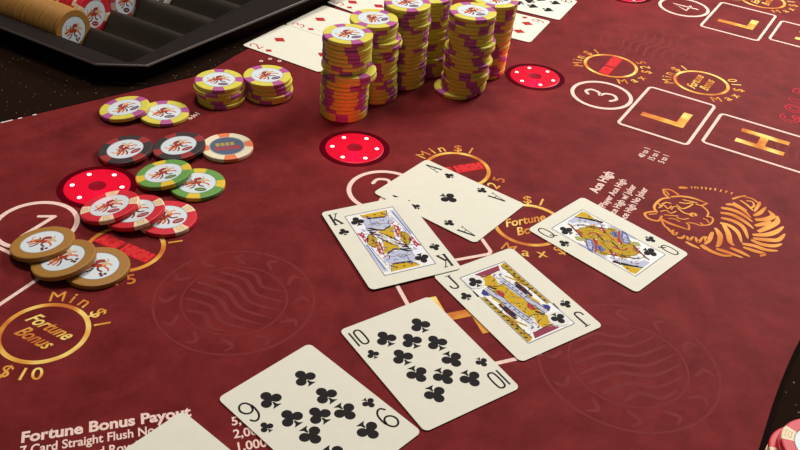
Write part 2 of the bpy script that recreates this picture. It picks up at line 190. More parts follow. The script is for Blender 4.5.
# ------------------------------------------------------------------ mesh building
class MB:
    def __init__(s): s.v = []; s.f = []; s.m = []; s.mats = []; s.lift = 0.0
    def up(s, z):   # every printed shape lies a hair above the one before it
        s.lift += 0.0015
        return z + s.lift
    def mi(s, k):
        if k not in s.mats: s.mats.append(k)
        return s.mats.index(k)
    def face(s, pts, k):
        i = len(s.v); s.v += [tuple(p) for p in pts]; s.f.append(tuple(range(i, i + len(pts)))); s.m.append(s.mi(k))
    def poly(s, pts, z, k):
        a = sum(pts[i][0] * pts[(i + 1) % len(pts)][1] - pts[(i + 1) % len(pts)][0] * pts[i][1] for i in range(len(pts)))
        if a < 0: pts = pts[::-1]
        s.face([(x, y, z) for x, y in pts], k)
    def disc(s, x, y, r, z, k, n=20, ry=None):
        ry = ry or r
        s.poly([(x + r * math.cos(2 * math.pi * i / n), y + ry * math.sin(2 * math.pi * i / n)) for i in range(n)], z, k)
    def ring(s, x, y, r, w, z, k, n=64, ry=None, a0=0, a1=360):
        ry = ry or r; z = s.up(z)
        P = []
        for i in range(n + 1):
            a = R(a0 + (a1 - a0) * i / n); P.append((math.cos(a), math.sin(a)))
        for p, q in zip(P, P[1:]):
            s.poly([(x + (r - w) * p[0], y + (ry - w) * p[1]), (x + r * p[0], y + ry * p[1]), (x + r * q[0], y + ry * q[1]), (x + (r - w) * q[0], y + (ry - w) * q[1])], z, k)
    def stroke(s, pts, w, z, k, smooth=True, taper=False, cap=True):
        if smooth and len(pts) > 2: pts = catmull(pts)
        z = s.up(z)
        n = len(pts); sides = []
        for i, p in enumerate(pts):
            a = pts[max(0, i - 1)]; b = pts[min(n - 1, i + 1)]
            dx, dy = b[0] - a[0], b[1] - a[1]; l = math.hypot(dx, dy) or 1
            ww = w / 2
            if taper:
                t = i / (n - 1); ww *= 0.25 + 1.0 * math.sin(math.pi * min(1, 0.12 + 0.88 * t)) ** 0.8 if taper == 1 else 1
            sides.append(((p[0] - dy / l * ww, p[1] + dx / l * ww), (p[0] + dy / l * ww, p[1] - dx / l * ww)))
        for (a, b), (c, d) in zip(sides, sides[1:]): s.poly([b, d, c, a], z, k)
        if cap and not taper:
            for p in (pts[0], pts[-1]): s.disc(p[0], p[1], w / 2, z + 0.0007, k, 8)
    def prism(s, pts, z0, z1, k, kside=None):
        a = sum(pts[i][0] * pts[(i + 1) % len(pts)][1] - pts[(i + 1) % len(pts)][0] * pts[i][1] for i in range(len(pts)))
        if a < 0: pts = pts[::-1]
        i = len(s.v); n = len(pts)
        s.v += [(x, y, z0) for x, y in pts] + [(x, y, z1) for x, y in pts]
        s.f.append(tuple(range(i + n, i + 2 * n))); s.m.append(s.mi(k))
        s.f.append(tuple(range(i + n - 1, i - 1, -1))); s.m.append(s.mi(kside or k))
        for j in range(n):
            q = (j + 1) % n
            s.f.append((i + j, i + q, i + n + q, i + n + j)); s.m.append(s.mi(kside or k))
    def text(s, t, size, x, y, rot, z, k, align='LEFT', bold=0.0, shear=0.0, sx=1.0, spacing=1.0, valign='BASE'):
        z = s.up(z)
        V, F, w, h = glyphs(t, bold / size if size else 0, shear, spacing)
        ox = {'LEFT': 0, 'CENTER': -w / 2, 'RIGHT': -w}[align]
        oy = -0.36 if valign == 'MID' else 0
        c, sn = math.cos(rot), math.sin(rot)
        i = len(s.v)
        for vx, vy in V:
            px, py = (vx + ox) * size * sx, (vy + oy) * size
            s.v.append((x + c * px - sn * py, y + sn * px + c * py, z))
        for f in F: s.f.append(tuple(i + j for j in f)); s.m.append(s.mi(k))
        return w * size * sx
    def xf(s, i0, mtx):
        for i in range(i0, len(s.v)): s.v[i] = tuple(mtx @ Vector(s.v[i]))
    def mesh(s, name, smooth=False, scale=S):
        me = bpy.data.meshes.new(name)
        me.from_pydata([(x * scale, y * scale, z * scale) for x, y, z in s.v], [], s.f)
        for k in s.mats: me.materials.append(M[k])
        me.polygons.foreach_set('material_index', s.m)
        if smooth: me.polygons.foreach_set('use_smooth', [True] * len(s.f))
        me.update()
        return me
    def build(s, name, parent=None, smooth=False, loc=None, rz=0.0):
        o = bpy.data.objects.new(name, s.mesh(name, smooth)); C.objects.link(o)
        if parent: o.parent = parent
        if loc: o.location = (loc[0] * S, loc[1] * S, loc[2] * S)
        o.rotation_euler.z = rz
        return o
def catmull(p, n=5):
    out = []
    P = [p[0]] + list(p) + [p[-1]]
    for i in range(1, len(P) - 2):
        a, b, c, d = P[i - 1:i + 3]
        for j in range(n):
            t = j / n
            out.append(tuple(0.5 * (2 * b[k] + (c[k] - a[k]) * t + (2 * a[k] - 5 * b[k] + 4 * c[k] - d[k]) * t * t + (3 * b[k] - a[k] - 3 * c[k] + d[k]) * t ** 3) for k in (0, 1)))
    out.append(tuple(p[-1])); return out
_G = {}
def glyphs(t, bold, shear, spacing):
    """outlines of a line of text as flat polygons at cap size, with its width"""
    key = (t, round(bold, 3), shear, spacing)
    if key in _G: return _G[key]
    cu = bpy.data.curves.new('lettering', 'FONT'); cu.body = t; cu.size = 1.0; cu.shear = shear; cu.offset = bold; cu.space_character = spacing
    cu.resolution_u = 4
    o = bpy.data.objects.new('lettering', cu); C.objects.link(o)
    bpy.context.view_layer.update()
    me = bpy.data.meshes.new_from_object(o.evaluated_get(bpy.context.evaluated_depsgraph_get()))
    V = [(v.co.x, v.co.y) for v in me.vertices]; F = []
    for p in me.polygons:
        f = list(p.vertices)
        if p.normal.z < 0: f.reverse()
        F.append(f)
    bpy.data.objects.remove(o); bpy.data.curves.remove(cu); bpy.data.meshes.remove(me)
    w = max([v[0] for v in V] or [0]); h = max([v[1] for v in V] or [0])
    _G[key] = (V, F, w, h); return _G[key]
def tag(o, label, cat, group=None, kind=None):
    o['label'] = label; o['category'] = cat
    if group: o['group'] = group
    if kind: o['kind'] = kind
    return o
def empty(name, loc=(0, 0, 0), rz=0.0):
    o = bpy.data.objects.new(name, None); C.objects.link(o); o.empty_display_size = 0.02
    o.location = (loc[0] * S, loc[1] * S, loc[2] * S); o.rotation_euler.z = rz; return o
ORD = ['top', 'second', 'third', 'fourth', 'fifth', 'sixth', 'seventh', 'eighth', 'ninth', 'tenth', 'eleventh', 'twelfth', 'thirteenth', 'fourteenth',
       'fifteenth', 'sixteenth', 'seventeenth', 'eighteenth', 'nineteenth', 'twentieth', 'twenty-first', 'twenty-second', 'twenty-third', 'twenty-fourth',
       'twenty-fifth', 'twenty-sixth', 'twenty-seventh', 'twenty-eighth', 'twenty-ninth', 'thirtieth']
# ------------------------------------------------------------------ gaming table
table = tag(empty('gaming_table'), 'dark red felt casino card table with printed betting layout and black glitter surround', 'gaming table')
BACK = [(-700, 281), (-311, 591), (-188, 689), (-172, 712), (-161, 736), (-150, 757), (-120, 808), (-85, 867), (-40, 925), (30, 1010), (130, 1110), (300, 1300)]
EDGE = [(60, 60), (110, 150), (150, 232), (172, 275), (188, 304), (195, 318), (212, 351), (226, 376), (242, 402), (266, 437), (300, 478), (350, 530), (430, 600), (560, 690), (900, 820)]
b = MB(); b.prism(BACK + [(900, 1300)] + EDGE[::-1] + [(-700, 60)], -3, 0, 'felt'); felt = b.build('felt', table)
tO = Vector((-361, 722)); tD = Vector((0.87, -0.492)).normalized(); tN = Vector((0.492, 0.87)).normalized()
HOLE = [tuple(tO + tD * q + tN * p) for q, p in ((-232, 9), (112, 9), (141, 29), (156, 260), (158, 310), (-232, 310))]
b = MB()   # the panel is open where the tray sits in it
ring_ = [(-900, 281)] + BACK + [(300, 1700), (-900, 1700)]
b.poly([(-900, 281)] + BACK[:8] + [(HOLE[4][0], HOLE[4][1]), HOLE[3], HOLE[2], HOLE[1], HOLE[0]], -0.1, 'glitter')
b.poly([(-900, 281), HOLE[0], HOLE[5], HOLE[4]] + BACK[7:] + [(300, 1700), (-900, 1700)], -0.1, 'glitter')
for p, q in zip(HOLE, HOLE[1:] + HOLE[:1]): b.face([(p[0], p[1], -0.1), (q[0], q[1], -0.1), (q[0], q[1], -26), (p[0], p[1], -26)], 'wood')
b.build('dealer_panel', table)
RO = [(x + 150 * 0.86, y - 150 * 0.5) for x, y in EDGE]
b = MB(); b.prism(EDGE + RO[::-1], -12, 0.3, 'glitter'); b.build('rail', table)
b = MB(); b.prism([(-850, 100), (0, 60), (900, 600), (900, 1600), (-850, 1600)], -60, -25, 'wood'); b.build('table_base', table)
# dark piping where felt meets the surround, pale strokes painting its highlight at the left
b = MB(); b.stroke(BACK[:-1], 2.2, 0.06, 'trim', smooth=False, cap=False); b.build('edge_trim', table)
b = MB(); dx, dy = 0.781, 0.624
for t0, t1 in ((-60, -2), (0, 9), (13, 16), (24, 27)):
    p = [(-311 + dx * t + 1.6 * dy, 591 + dy * t - 1.6 * dx) for t in (t0, t1)]
    b.stroke(p, 1.5, 0.1, 'pale', smooth=False, cap=False)
b.build('trim_highlight', table)
b = MB(); b.stroke(EDGE, 3.0, 0.36, 'trim', cap=False); b.build('rail_trim', table)

# tone-on-tone medallions woven into the felt
for k, (x, y, r, a) in enumerate(((135, 375, 52, 20), (-95, 405, 48, -30), (330, 640, 52, 60), (235, 830, 52, 60))):
    b = MB()
    b.ring(0, 0, r, 1.6, 0.03, 'tone'); b.ring(0, 0, r * 0.66, 1.2, 0.03, 'tone')
    for i in range(12):
        t = 2 * math.pi * i / 12
        b.stroke([(r * 0.72 * math.cos(t), r * 0.72 * math.sin(t)), (r * 0.84 * math.cos(t + 0.16), r * 0.84 * math.sin(t + 0.16)), (r * 0.93 * math.cos(t + 0.05), r * 0.93 * math.sin(t + 0.05))], 2.4, 0.03, 'tone', taper=1)
    for i in range(7):
        y0 = -r * 0.5 + i * r * 0.16; w = math.sqrt(max(0, (r * 0.6) ** 2 - y0 * y0))
        b.stroke([(-w, y0), (-w * 0.3, y0 + 3.5), (w * 0.3, y0 - 3.0), (w, y0 + 1)], 2.6, 0.03, 'tone', taper=1)
    b.build('tonal_medallion', felt, loc=(x, y, 0), rz=R(a))
PZ = 0.10
def arc_text(b, txt, cx, cy, r, angs, size, k, bottom=False, bold=0.0):
    for ch, a in zip(txt.replace(' ', ''), angs):
        th = R(a); x, y = cx + r * math.cos(th), cy + r * math.sin(th)
        b.text(ch, size, x, y, th - math.pi / 2 if not bottom else th + math.pi / 2, PZ, k, 'CENTER', bold=0.0 if ch == 'M' else bold, valign='MID')
def rbox(b, x0, y0, x1, y1, w, r, k):
    pts = []
    for cx, cy, a0 in ((x1 - r, y1 - r, 0), (x0 + r, y1 - r, 90), (x0 + r, y0 + r, 180), (x1 - r, y0 + r, 270)):
        for i in range(5):
            a = R(a0 + i * 22.5); pts.append((cx + r * math.cos(a), cy + r * math.sin(a), cx + (r - w) * math.cos(a), cy + (r - w) * math.sin(a)))
    for p, q in zip(pts, pts[1:] + pts[:1]):
        b.poly([(p[2], p[3]), (p[0], p[1]), (q[0], q[1]), (q[2], q[3])], PZ, k)
def seat(num, c, ang, o1=(63, 15), o2=(82, -65.5), box=(-42, -90, 45, -28.5), hbox=(-29, -184, 34, -96), hx=0):
    b = MB()
    b.ring(0, 0, 27.2, 3.3, PZ, 'pwhite')
    if num == '3':
        b.stroke([(-5.5, 10.5), (-1, 14.2), (4.5, 11), (3, 3.5), (-1.5, 1), (4.5, -2), (6, -9), (0, -13.8), (-6.5, -10.5)], 2.8, PZ, 'pwhite')
    elif num == '2':
        b.stroke([(-5, 11.5), (0, 15.5), (6.5, 13), (6.5, 7.5), (2, 0), (-6, -10), (-7, -11.5)], 2.8, PZ, 'pwhite')
        b.stroke([(-7, -12), (8, -12)], 2.8, PZ, 'pwhite')
    elif num == '1':
        b.stroke([(2.8, 14), (2.8, -14)], 3.0, PZ, 'pwhite', cap=False)
        b.stroke([(2.8, 13.2), (-5.5, 7.5)], 2.6, PZ, 'pwhite')
    else:
        b.stroke([(3.5, -14), (3.5, 13), (-8, -5), (8, -5)], 2.8, PZ, 'pwhite', smooth=False)
    rbox(b, box[0], box[1], box[2], box[3], 2.6, 5, 'pwhite')
    rbox(b, hbox[0], hbox[1], hbox[2], hbox[3], 2.6, 5, 'pwhite')
    # L and H
    b.poly([(-15, -40.5), (-7.5, -40.5), (-7.5, -70), (14, -70), (14, -77.5), (-15, -77.5)], PZ, 'pgold')
    for x in (-9.5 + hx, 11 + hx): b.poly([(x, -119), (x + 6.5, -119), (x + 6.5, -158), (x, -158)], PZ, 'pgold')
    b.poly([(-3.1 + hx, -135.5), (11.1 + hx, -135.5), (11.1 + hx, -142), (-3.1 + hx, -142)], PZ + 0.004, 'pgold')
    for (cx, cy), fb in ((o1, False), (o2, True)):
        b.ring(cx, cy, 25.2, 2.9, PZ, 'pgold')
        arc_text(b, 'Min$1', cx, cy, 31.4, (124, 106, 91, 66, 49), 13.0, 'pgold', bold=0.12)
        if fb:
            arc_text(b, 'Max$10', cx, cy, 32.2, (-142, -121, -102, -79, -61, -44) if num != '1' else (-142, -121, -102, -79, -64, -49), 13.0, 'pgold', True, 0.12)
            b.text('Fortune', 12.0, cx - 1, cy + 1.5, 0, PZ, 'pgold', 'CENTER', bold=0.24, shear=0.5, sx=0.80)
            b.text('Bonus', 12.0, cx - 1, cy - 9.5, 0, PZ, 'pgold', 'CENTER', bold=0.24, shear=0.5, sx=0.80)
        else:
            arc_text(b, 'Max$25', cx, cy, 32.2, (-142, -121, -102, -76, -58, -41), 13.0, 'pgold', True, 0.12)
            b.poly([(cx - 22, cy - 5.6), (cx - 4, cy - 5.2), (cx - 3, cy + 4.6), (cx - 20.5, cy + 4.6)], PZ, 'pbar'); b.poly([(cx - 2, cy - 5.2), (cx + 21, cy - 4.6), (cx + 22, cy + 5.0), (cx - 1, cy + 4.8)], PZ, 'pbar')
            b.text('ACE', 11.5, cx - 20.5, cy - 4.2, 0.03, PZ, 'pred', 'LEFT', bold=0.75, sx=0.72)
            b.text('HIGH', 11.5, cx - 1.5, cy - 3.6, 0.03, PZ, 'pred', 'LEFT', bold=0.75, sx=0.78)
    return b.build('betting_spot', felt, loc=(c[0], c[1], 0), rz=R(ang))
seat('1', (-236, 464.3), -27.0, o1=(64.5, 13), o2=(82.5, -69.5))
seat('2', (-12.7, 535), 22.5, o1=(62, 13.5), o2=(82.5, -65.5), hx=-5.5)
seat('3', (167.8, 713.5), 61.0)
seat('4', (289.3, 940.5), 61.0)
# tiger emblem
b = MB()
for w, pts in TIGER: b.stroke(pts, w * (1.22 if w > 1.5 else 1.55), PZ, 'ptiger', taper=1 if w > 1.3 else False)
b.build('tiger_emblem', felt, loc=(228, 530, 0))
# payout writing
def block(name, c, ang, rows):
    b = MB()
    for t, size, x, y, k, bold, sx in rows: b.text(t, size, x, y, 0, PZ, k, 'LEFT', bold=bold, sx=sx)
    return b.build(name, felt, loc=(c[0], c[1], 0), rz=R(ang))
block('ace_high_payouts', (167.8, 713.5), 61.0, [
    ('Ace High', 10, -153.5, -55.5, 'pwhite', 0.32, 0.93),
    ('Dealer & Player Ace High', 7.4, -196, -67, 'pwhite', 0.16, 0.95), ('Dealer Ace High w/ Joker', 7.4, -196, -76, 'pwhite', 0.16, 0.9), ('Dealer Ace High No Joker', 7.4, -196, -84.5, 'pwhite', 0.16, 0.89)])
block('payout_odds', (167.8, 713.5), 61.0, [
    ('40 to 1', 7.2, -83, -66.5, 'pwhite', 0.12, 0.86), ('15 to 1', 7.2, -83, -74.5, 'pwhite', 0.12, 0.86), ('5 to 1', 7.2, -81.5, -82.5, 'pwhite', 0.12, 0.86)])
block('fortune_bonus_payouts', (-176.2, 284.6), 17.9, [
    ('Fortune Bonus Payout', 9.7, 0, 2.6, 'pwhite', 0.34, 0.93),
    ('7 Card Straight Flush No Joker', 8.0, 0, -5.4, 'pwhite', 0.16, 0.78), ('Royal Flush and Royal Match', 8.0, 0, -13.8, 'pwhite', 0.16, 0.78), ('7 Card Straight Flush with Joker', 8.0, 0, -22.3, 'pwhite', 0.16, 0.78),
    ('5,000 to 1', 8.0, 101, -8.2, 'pwhite', 0.16, 0.88), ('2,000 to 1', 8.0, 101, -16.8, 'pwhite', 0.16, 0.88), ('1,000 to 1', 8.0, 101, -25.4, 'pwhite', 0.16, 0.88), ('750 to 1', 8.0, 104, -34, 'pwhite', 0.16, 0.88)])
b = MB()
def outline(b, pts, w=1.0): b.stroke(pts + pts[:1], w, PZ, 'predl', smooth=False)
for x, ch in ((54, 'G'), (75, 'O'), (97, 'L'), (117, 'D')):
    y0, y1 = -157, -140
    if ch == 'O':
        b.ring(x + 8, (y0 + y1) / 2, 8, 1.0, PZ, 'predl', ry=8.5); b.ring(x + 8, (y0 + y1) / 2, 4.2, 1.0, PZ, 'predl', ry=5.2)
    elif ch == 'G':
        b.ring(x + 8, (y0 + y1) / 2, 8, 1.0, PZ, 'predl', ry=8.5, a0=40, a1=340); b.ring(x + 8, (y0 + y1) / 2, 4.2, 1.0, PZ, 'predl', ry=5.2, a0=50, a1=330)
        outline(b, [(x + 9, -150), (x + 16, -150), (x + 16, -155.5), (x + 12, -155.5)])
    elif ch == 'L': outline(b, [(x, y1), (x + 6, y1), (x + 6, y0 + 4), (x + 14, y0 + 4), (x + 14, y0), (x, y0)])
    else:
        b.stroke([(x, y1), (x + 8, y1), (x + 15, -148.5), (x + 8, y0), (x, y0)], 1.0, PZ, 'predl'); b.stroke([(x, y1), (x, y0)], 1.0, PZ, 'predl')
        b.ring(x + 6, -148.5, 4, 1.0, PZ, 'predl', ry=4.8)
b.build('red_outline_lettering', felt, loc=(167.8, 713.5, 0), rz=R(61))
b = MB()
for (x, y) in ((-171, 619), (-168.5, 624.5)): b.text('o1', 6.5, x, y - 3, R(60), PZ, 'pwhite', 'LEFT', bold=0.2)
b.build('small_printed_mark', felt)
b = MB()
for (x, y) in ((-134, 728), (-127, 734), (-118, 731)): b.text('o', 7, x, y, R(60), PZ, 'pwhite', 'LEFT', bold=0.2)
b.build('small_printed_mark', felt)

# ------------------------------------------------------------------ lights set into the felt
def puck(c, angs, label):
    e = tag(empty('sensor_light', (c[0], c[1], 0)), label, 'light', 'round red lights set into the felt')
    b = MB(); n = 48
    P = lambda r, z: [(r * math.cos(2 * math.pi * i / n), r * math.sin(2 * math.pi * i / n), z) for i in range(n)]
    def lathe(b, prof, ks):
        rows = [P(r, z) for r, z in prof]
        for (a, q), k in zip(zip(rows, rows[1:]), ks):
            for i in range(n): j = (i + 1) % n; b.face([a[i], a[j], q[j], q[i]], k)
    lathe(b, [(27, 0.05), (26.4, 0.35), (23.3, 0.4), (22.3, 0.2)], ['housing'] * 3); b.build('housing', e)
    b = MB(); lathe(b, [(22.4, 0.2), (21.6, 0.5), (6, 0.7)], ['lens'] * 2); lathe(b, [(6, 0.7), (3.2, 0.35), (0.02, 0.3)], ['lensd'] * 2); b.build('lens', e, smooth=True)
    for a in angs:
        b = MB(); x, y = 17 * math.cos(R(a)), 17 * math.sin(R(a))
        for r0, z0, r1, z1 in ((1.6, 0.55, 1.15, 0.85),):
            for i in range(12):
                p, q = 2 * math.pi * i / 12, 2 * math.pi * (i + 1) / 12
                b.face([(x + r0 * math.cos(p), y + r0 * math.sin(p), z0), (x + r0 * math.cos(q), y + r0 * math.sin(q), z0), (x + r1 * math.cos(q), y + r1 * math.sin(q), z1), (x + r1 * math.cos(p), y + r1 * math.sin(p), z1)], 'led')
            b.disc(x, y, r1, z1, 'led', 12)
        b.build('led', e)
    return e
puck((-211.6, 513.2), (-176, 126, 65, 3, -56, -115), 'glowing red light in the felt beside the red chips, nearest the 1 circle')
puck((-39, 591.1), (124, 62, 2, -57, -117, -178), 'glowing red light in the felt above the half-covered 2 circle')
puck((111.3, 740.1), (160, 103, 43, -21, -78, -137), 'glowing red light in the felt right of the chip towers, near the 3 circle')
puck((232.8, 967), (160, 103, 43, -21, -78, -137), 'glowing red light cut off by the top edge, near the 4 circle')
for i, c in enumerate(((-211.6, 513.2), (-39, 591.1), (111.3, 740.1), (232.8, 967))):
    l = bpy.data.lights.new('led_glow', 'POINT'); l.energy = LEDW * (0.3 if i == 0 else 1); l.color = (1, 0.0, 0.06); l.shadow_soft_size = 0.006
    o = bpy.data.objects.new('led_glow', l); o.location = (c[0] * S, c[1] * S, 0.010); C.objects.link(o)

# ------------------------------------------------------------------ playing cards
def club(b, x, y, w, k='ink', rot=0, z=0.34):
    s = w / 9.2; i0 = len(b.v); f = 1
    for j, (cx, cy) in enumerate(((0, 2.2), (-2.35, -1.1), (2.35, -1.1))): b.disc(cx * s, cy * s, 2.15 * s, z + 0.002 * j, k, 18)
    b.poly([(-0.9 * s, 0.9 * s), (0.9 * s, 0.9 * s), (1.2 * s, -1.6 * s), (-1.2 * s, -1.6 * s)], z + 0.007, k)
    b.poly([(-0.25 * s, -2.0 * s), (0.25 * s, -2.0 * s), (0.7 * s, -3.7 * s), (2.1 * s, -4.9 * s), (-2.1 * s, -4.9 * s), (-0.7 * s, -3.7 * s)], z, k)
    b.xf(i0, Matrix.Translation((x, y, 0)) @ Matrix.Rotation(rot, 4, 'Z'))
def spade(b, x, y, w, k='ink', rot=0, z=0.34):
    s = w / 9.2; i0 = len(b.v)
    b.poly([(0, 4.8 * s), (-1.6 * s, 2.6 * s), (-4.2 * s, -0.2 * s), (-4.1 * s, -2.0 * s), (-2.6 * s, -2.7 * s), (-0.5 * s, -1.8 * s), (-1.6 * s, -4.6 * s), (1.6 * s, -4.6 * s), (0.5 * s, -1.8 * s), (2.6 * s, -2.7 * s), (4.1 * s, -2.0 * s), (4.2 * s, -0.2 * s), (1.6 * s, 2.6 * s)], z, k)
    b.xf(i0, Matrix.Translation((x, y, 0)) @ Matrix.Rotation(rot, 4, 'Z'))
def diamond(b, x, y, w, k='cred', rot=0, z=0.34):
    w = w * 0.84
    h = w * 0.62
    b.poly([(x, y + h), (x - w / 2, y), (x, y - h), (x + w / 2, y)], z, k)
GL = {  # thin index characters in a unit box, y up
    'K': [(0.17, [(0.2, 0), (0.2, 1)]), (0.07, [(0.04, 1), (0.4, 1)]), (0.07, [(0.04, 0), (0.4, 0)]), (0.07, [(0.28, 0.38), (0.85, 0.98)]), (0.07, [(0.62, 1), (1, 1)]), (0.17, [(0.42, 0.55), (0.86, 0.02)]), (0.07, [(0.62, 0), (1, 0)])],
    'J': [(0.06, [(0.42, 1), (1, 1)]), (0.14, [(0.74, 1), (0.74, 0.25)]), (0.12, [(0.74, 0.28), (0.68, 0.06), (0.42, 0.0), (0.14, 0.1), (0.08, 0.28)])],
    'Q': [(0.10, [(0.5, 1), (0.2, 0.88), (0.1, 0.5), (0.2, 0.14), (0.5, 0.02), (0.8, 0.14), (0.9, 0.5), (0.8, 0.88), (0.5, 1)]), (0.10, [(0.45, 0.25), (0.75, 0.12), (0.98, -0.06)])],
    'A': [(0.06, [(0.14, 0), (0.5, 1)]), (0.16, [(0.5, 1), (0.85, 0)]), (0.06, [(0.25, 0.34), (0.74, 0.34)]), (0.06, [(0, 0), (0.3, 0)]), (0.06, [(0.66, 0), (1, 0)])],
    '10': [(0.12, [(0.05, 0), (0.05, 1)]), (0.12, [(0.7, 1), (0.46, 0.93), (0.38, 0.7), (0.38, 0.3), (0.46, 0.07), (0.7, 0), (0.94, 0.07), (1.02, 0.3), (1.02, 0.7), (0.94, 0.93), (0.7, 1)])],
    '9': [(0.12, [(0.95, 0.72), (0.8, 0.92), (0.5, 1), (0.18, 0.92), (0.03, 0.72), (0.18, 0.52), (0.5, 0.44), (0.8, 0.52), (0.95, 0.72), (0.98, 0.5), (0.85, 0.2), (0.55, 0.03), (0.25, 0.02), (0.06, 0.16)])],
    '2': [(0.12, [(0.1, 0.78), (0.3, 0.97), (0.7, 0.97), (0.9, 0.75), (0.7, 0.48), (0.05, 0.02)]), (0.12, [(0.05, 0.02), (0.95, 0.02)])],
    '3': [(0.12, [(0.1, 0.9), (0.5, 1), (0.9, 0.8), (0.5, 0.54), (0.95, 0.28), (0.5, 0), (0.05, 0.12)])],
    '5': [(0.12, [(0.85, 1), (0.2, 1)]), (0.12, [(0.2, 1), (0.15, 0.55), (0.6, 0.62), (0.95, 0.35), (0.6, 0.02), (0.08, 0.08)])],
    '6': [(0.12, [(0.8, 1), (0.3, 0.75), (0.08, 0.35), (0.3, 0.03), (0.7, 0.03), (0.92, 0.3), (0.7, 0.52), (0.3, 0.48), (0.1, 0.3)])],
}
def index(b, ch, suit, k, x0=-28.4, x1=-21.2, y0=26.8, y1=39.3, sy=18.0, rot=0.0, sw=7.4):
    i0 = len(b.v); W, H = x1 - x0, y1 - y0
    for w, pts in GL[ch]:
        P = [(x0 + px * W, y0 + py * H) for px, py in pts]
        b.stroke(P, w * W * (1.35 if ch in ('10', '9') else 1.35), 0.34, k, smooth=len(P) > 4, cap=len(P) > 4)
    suit(b, (x0 + x1) / 2 - 0.2, sy, sw, k)
    if rot: b.xf(i0, Matrix.Rotation(rot, 4, 'Z'))
def card_body(b, w=63.0, h=88.0, r=3.4):
    pts = []
    for cx, cy, a0 in ((w / 2 - r, h / 2 - r, 0), (-w / 2 + r, h / 2 - r, 90), (-w / 2 + r, -h / 2 + r, 180), (w / 2 - r, -h / 2 + r, 270)):
        for i in range(7): a = R(a0 + 15 * i); pts.append((cx + r * math.cos(a), cy + r * math.sin(a)))
    b.prism(pts, 0.0, 0.32, 'card')
PI = math.pi
def number_card(n, ch, suit, k, low=False):
    b = MB(); card_body(b)
    X = 11.8
    L = {10: [(-X, 25.4), (X, 25.4), (-X, 8.2), (X, 8.2), (0, 16.7)], 9: [(-X, 25.4), (X, 25.4), (-X, 8.2), (X, 8.2), (0, 0)], 8: [(-X, 25.4), (X, 25.4), (-X, 0), (X, 0), (0, 12.6)],
         6: [(-X, 25.4), (X, 25.4), (-X, 0), (X, 0)], 5: [(-X, 25.4), (X, 25.4), (0, 0)], 2: [(0, 25.4)], 3: [(0, 25.4), (0, 0)]}[n]
    for x, y in L:
        suit(b, x, y, 12.6, k)
        if y > 0: suit(b, *((-x, -y, 12.6, k)), rot=PI)
    kw = dict(y0=18.2, y1=32.4, sy=11.7) if low else {}
    for r in (0, PI): index(b, ch, suit, k, rot=r, **kw)
    return b
def court_card(ch, art, ticks):
    b = MB(); card_body(b); rnd = random.Random(len(ch) + ord(ch))
    b.poly([(-17.8, -34), (17.8, -34), (17.8, 34), (-17.8, 34)], 0.33, 'courtbg')
    n = 0
    rows = [it for it in art]
    for t in range(60 if ch == 'J' else 90):   # the fine engraved hatching of a court card
        x, y = rnd.uniform(-13, 15.5), rnd.uniform(-6, 29)
        if x < -6.5 and y > 19 or y < -6 + abs(x) * 0.2: continue
        a = rnd.choice((0.9, -0.7, 1.57, 0.2)) + rnd.uniform(-0.2, 0.2); l = rnd.uniform(0.7, 1.7)
        rows.append(('~' + rnd.choice(ticks), rnd.uniform(0.28, 0.55), [(x - l * math.cos(a), y - l * math.sin(a)), (x + l * math.cos(a), y + l * math.sin(a))]))
    for r in (0, PI):
        i0 = len(b.v)
        for j, it in enumerate(rows):
            z = 0.335 + 0.0012 * j + (0.0006 if r else 0)
            if it[0][0] == '~': b.lift = 0; b.stroke(it[2], it[1], z, it[0][1:], cap=False)
            else: b.poly(it[1], z, it[0])
        if ch == 'J': b.disc(-12, 26.2, 6.6, 0.54, 'white', 24)
        club(b, -12.0, 26.2, 9.4, z=0.56)
        b.xf(i0, Matrix.Rotation(r, 4, 'Z'))
        index(b, ch, club, 'ink', rot=r)
    b.lift = 0
    for p, q in (((-17.8, -34), (17.8, -34)), ((17.8, -34), (17.8, 34)), ((17.8, 34), (-17.8, 34)), ((-17.8, 34), (-17.8, -34))):
        b.stroke([p, q], 0.35, 0.60, 'frame', cap=False)
    return b
BASE_K = [('palelav', [(-10, 24), (9, 24), (17, 2), (17, -16), (10, -24), (-9, -24), (-17, -2), (-17, 16)])]
BASE_J = [('gold', [(-7, 20), (2, 19), (9, 6), (12, -8), (7, -20), (-2, -19), (-9, -6), (-12, 8)]),
          ('lgold', [(12.6, 31.5), (15.6, 33), (17.4, 33), (17.4, -12), (15.4, -12), (14.6, 8)])]
BASE_Q = [('lgold', [(-7, 22), (8, 16), (14, 2), (14, -8), (7, -22), (-8, -16), (-14, -2), (-14, 8)]), ('palelav', [(-4, 31), (16, 8), (16.5, 20), (8, 31)])]
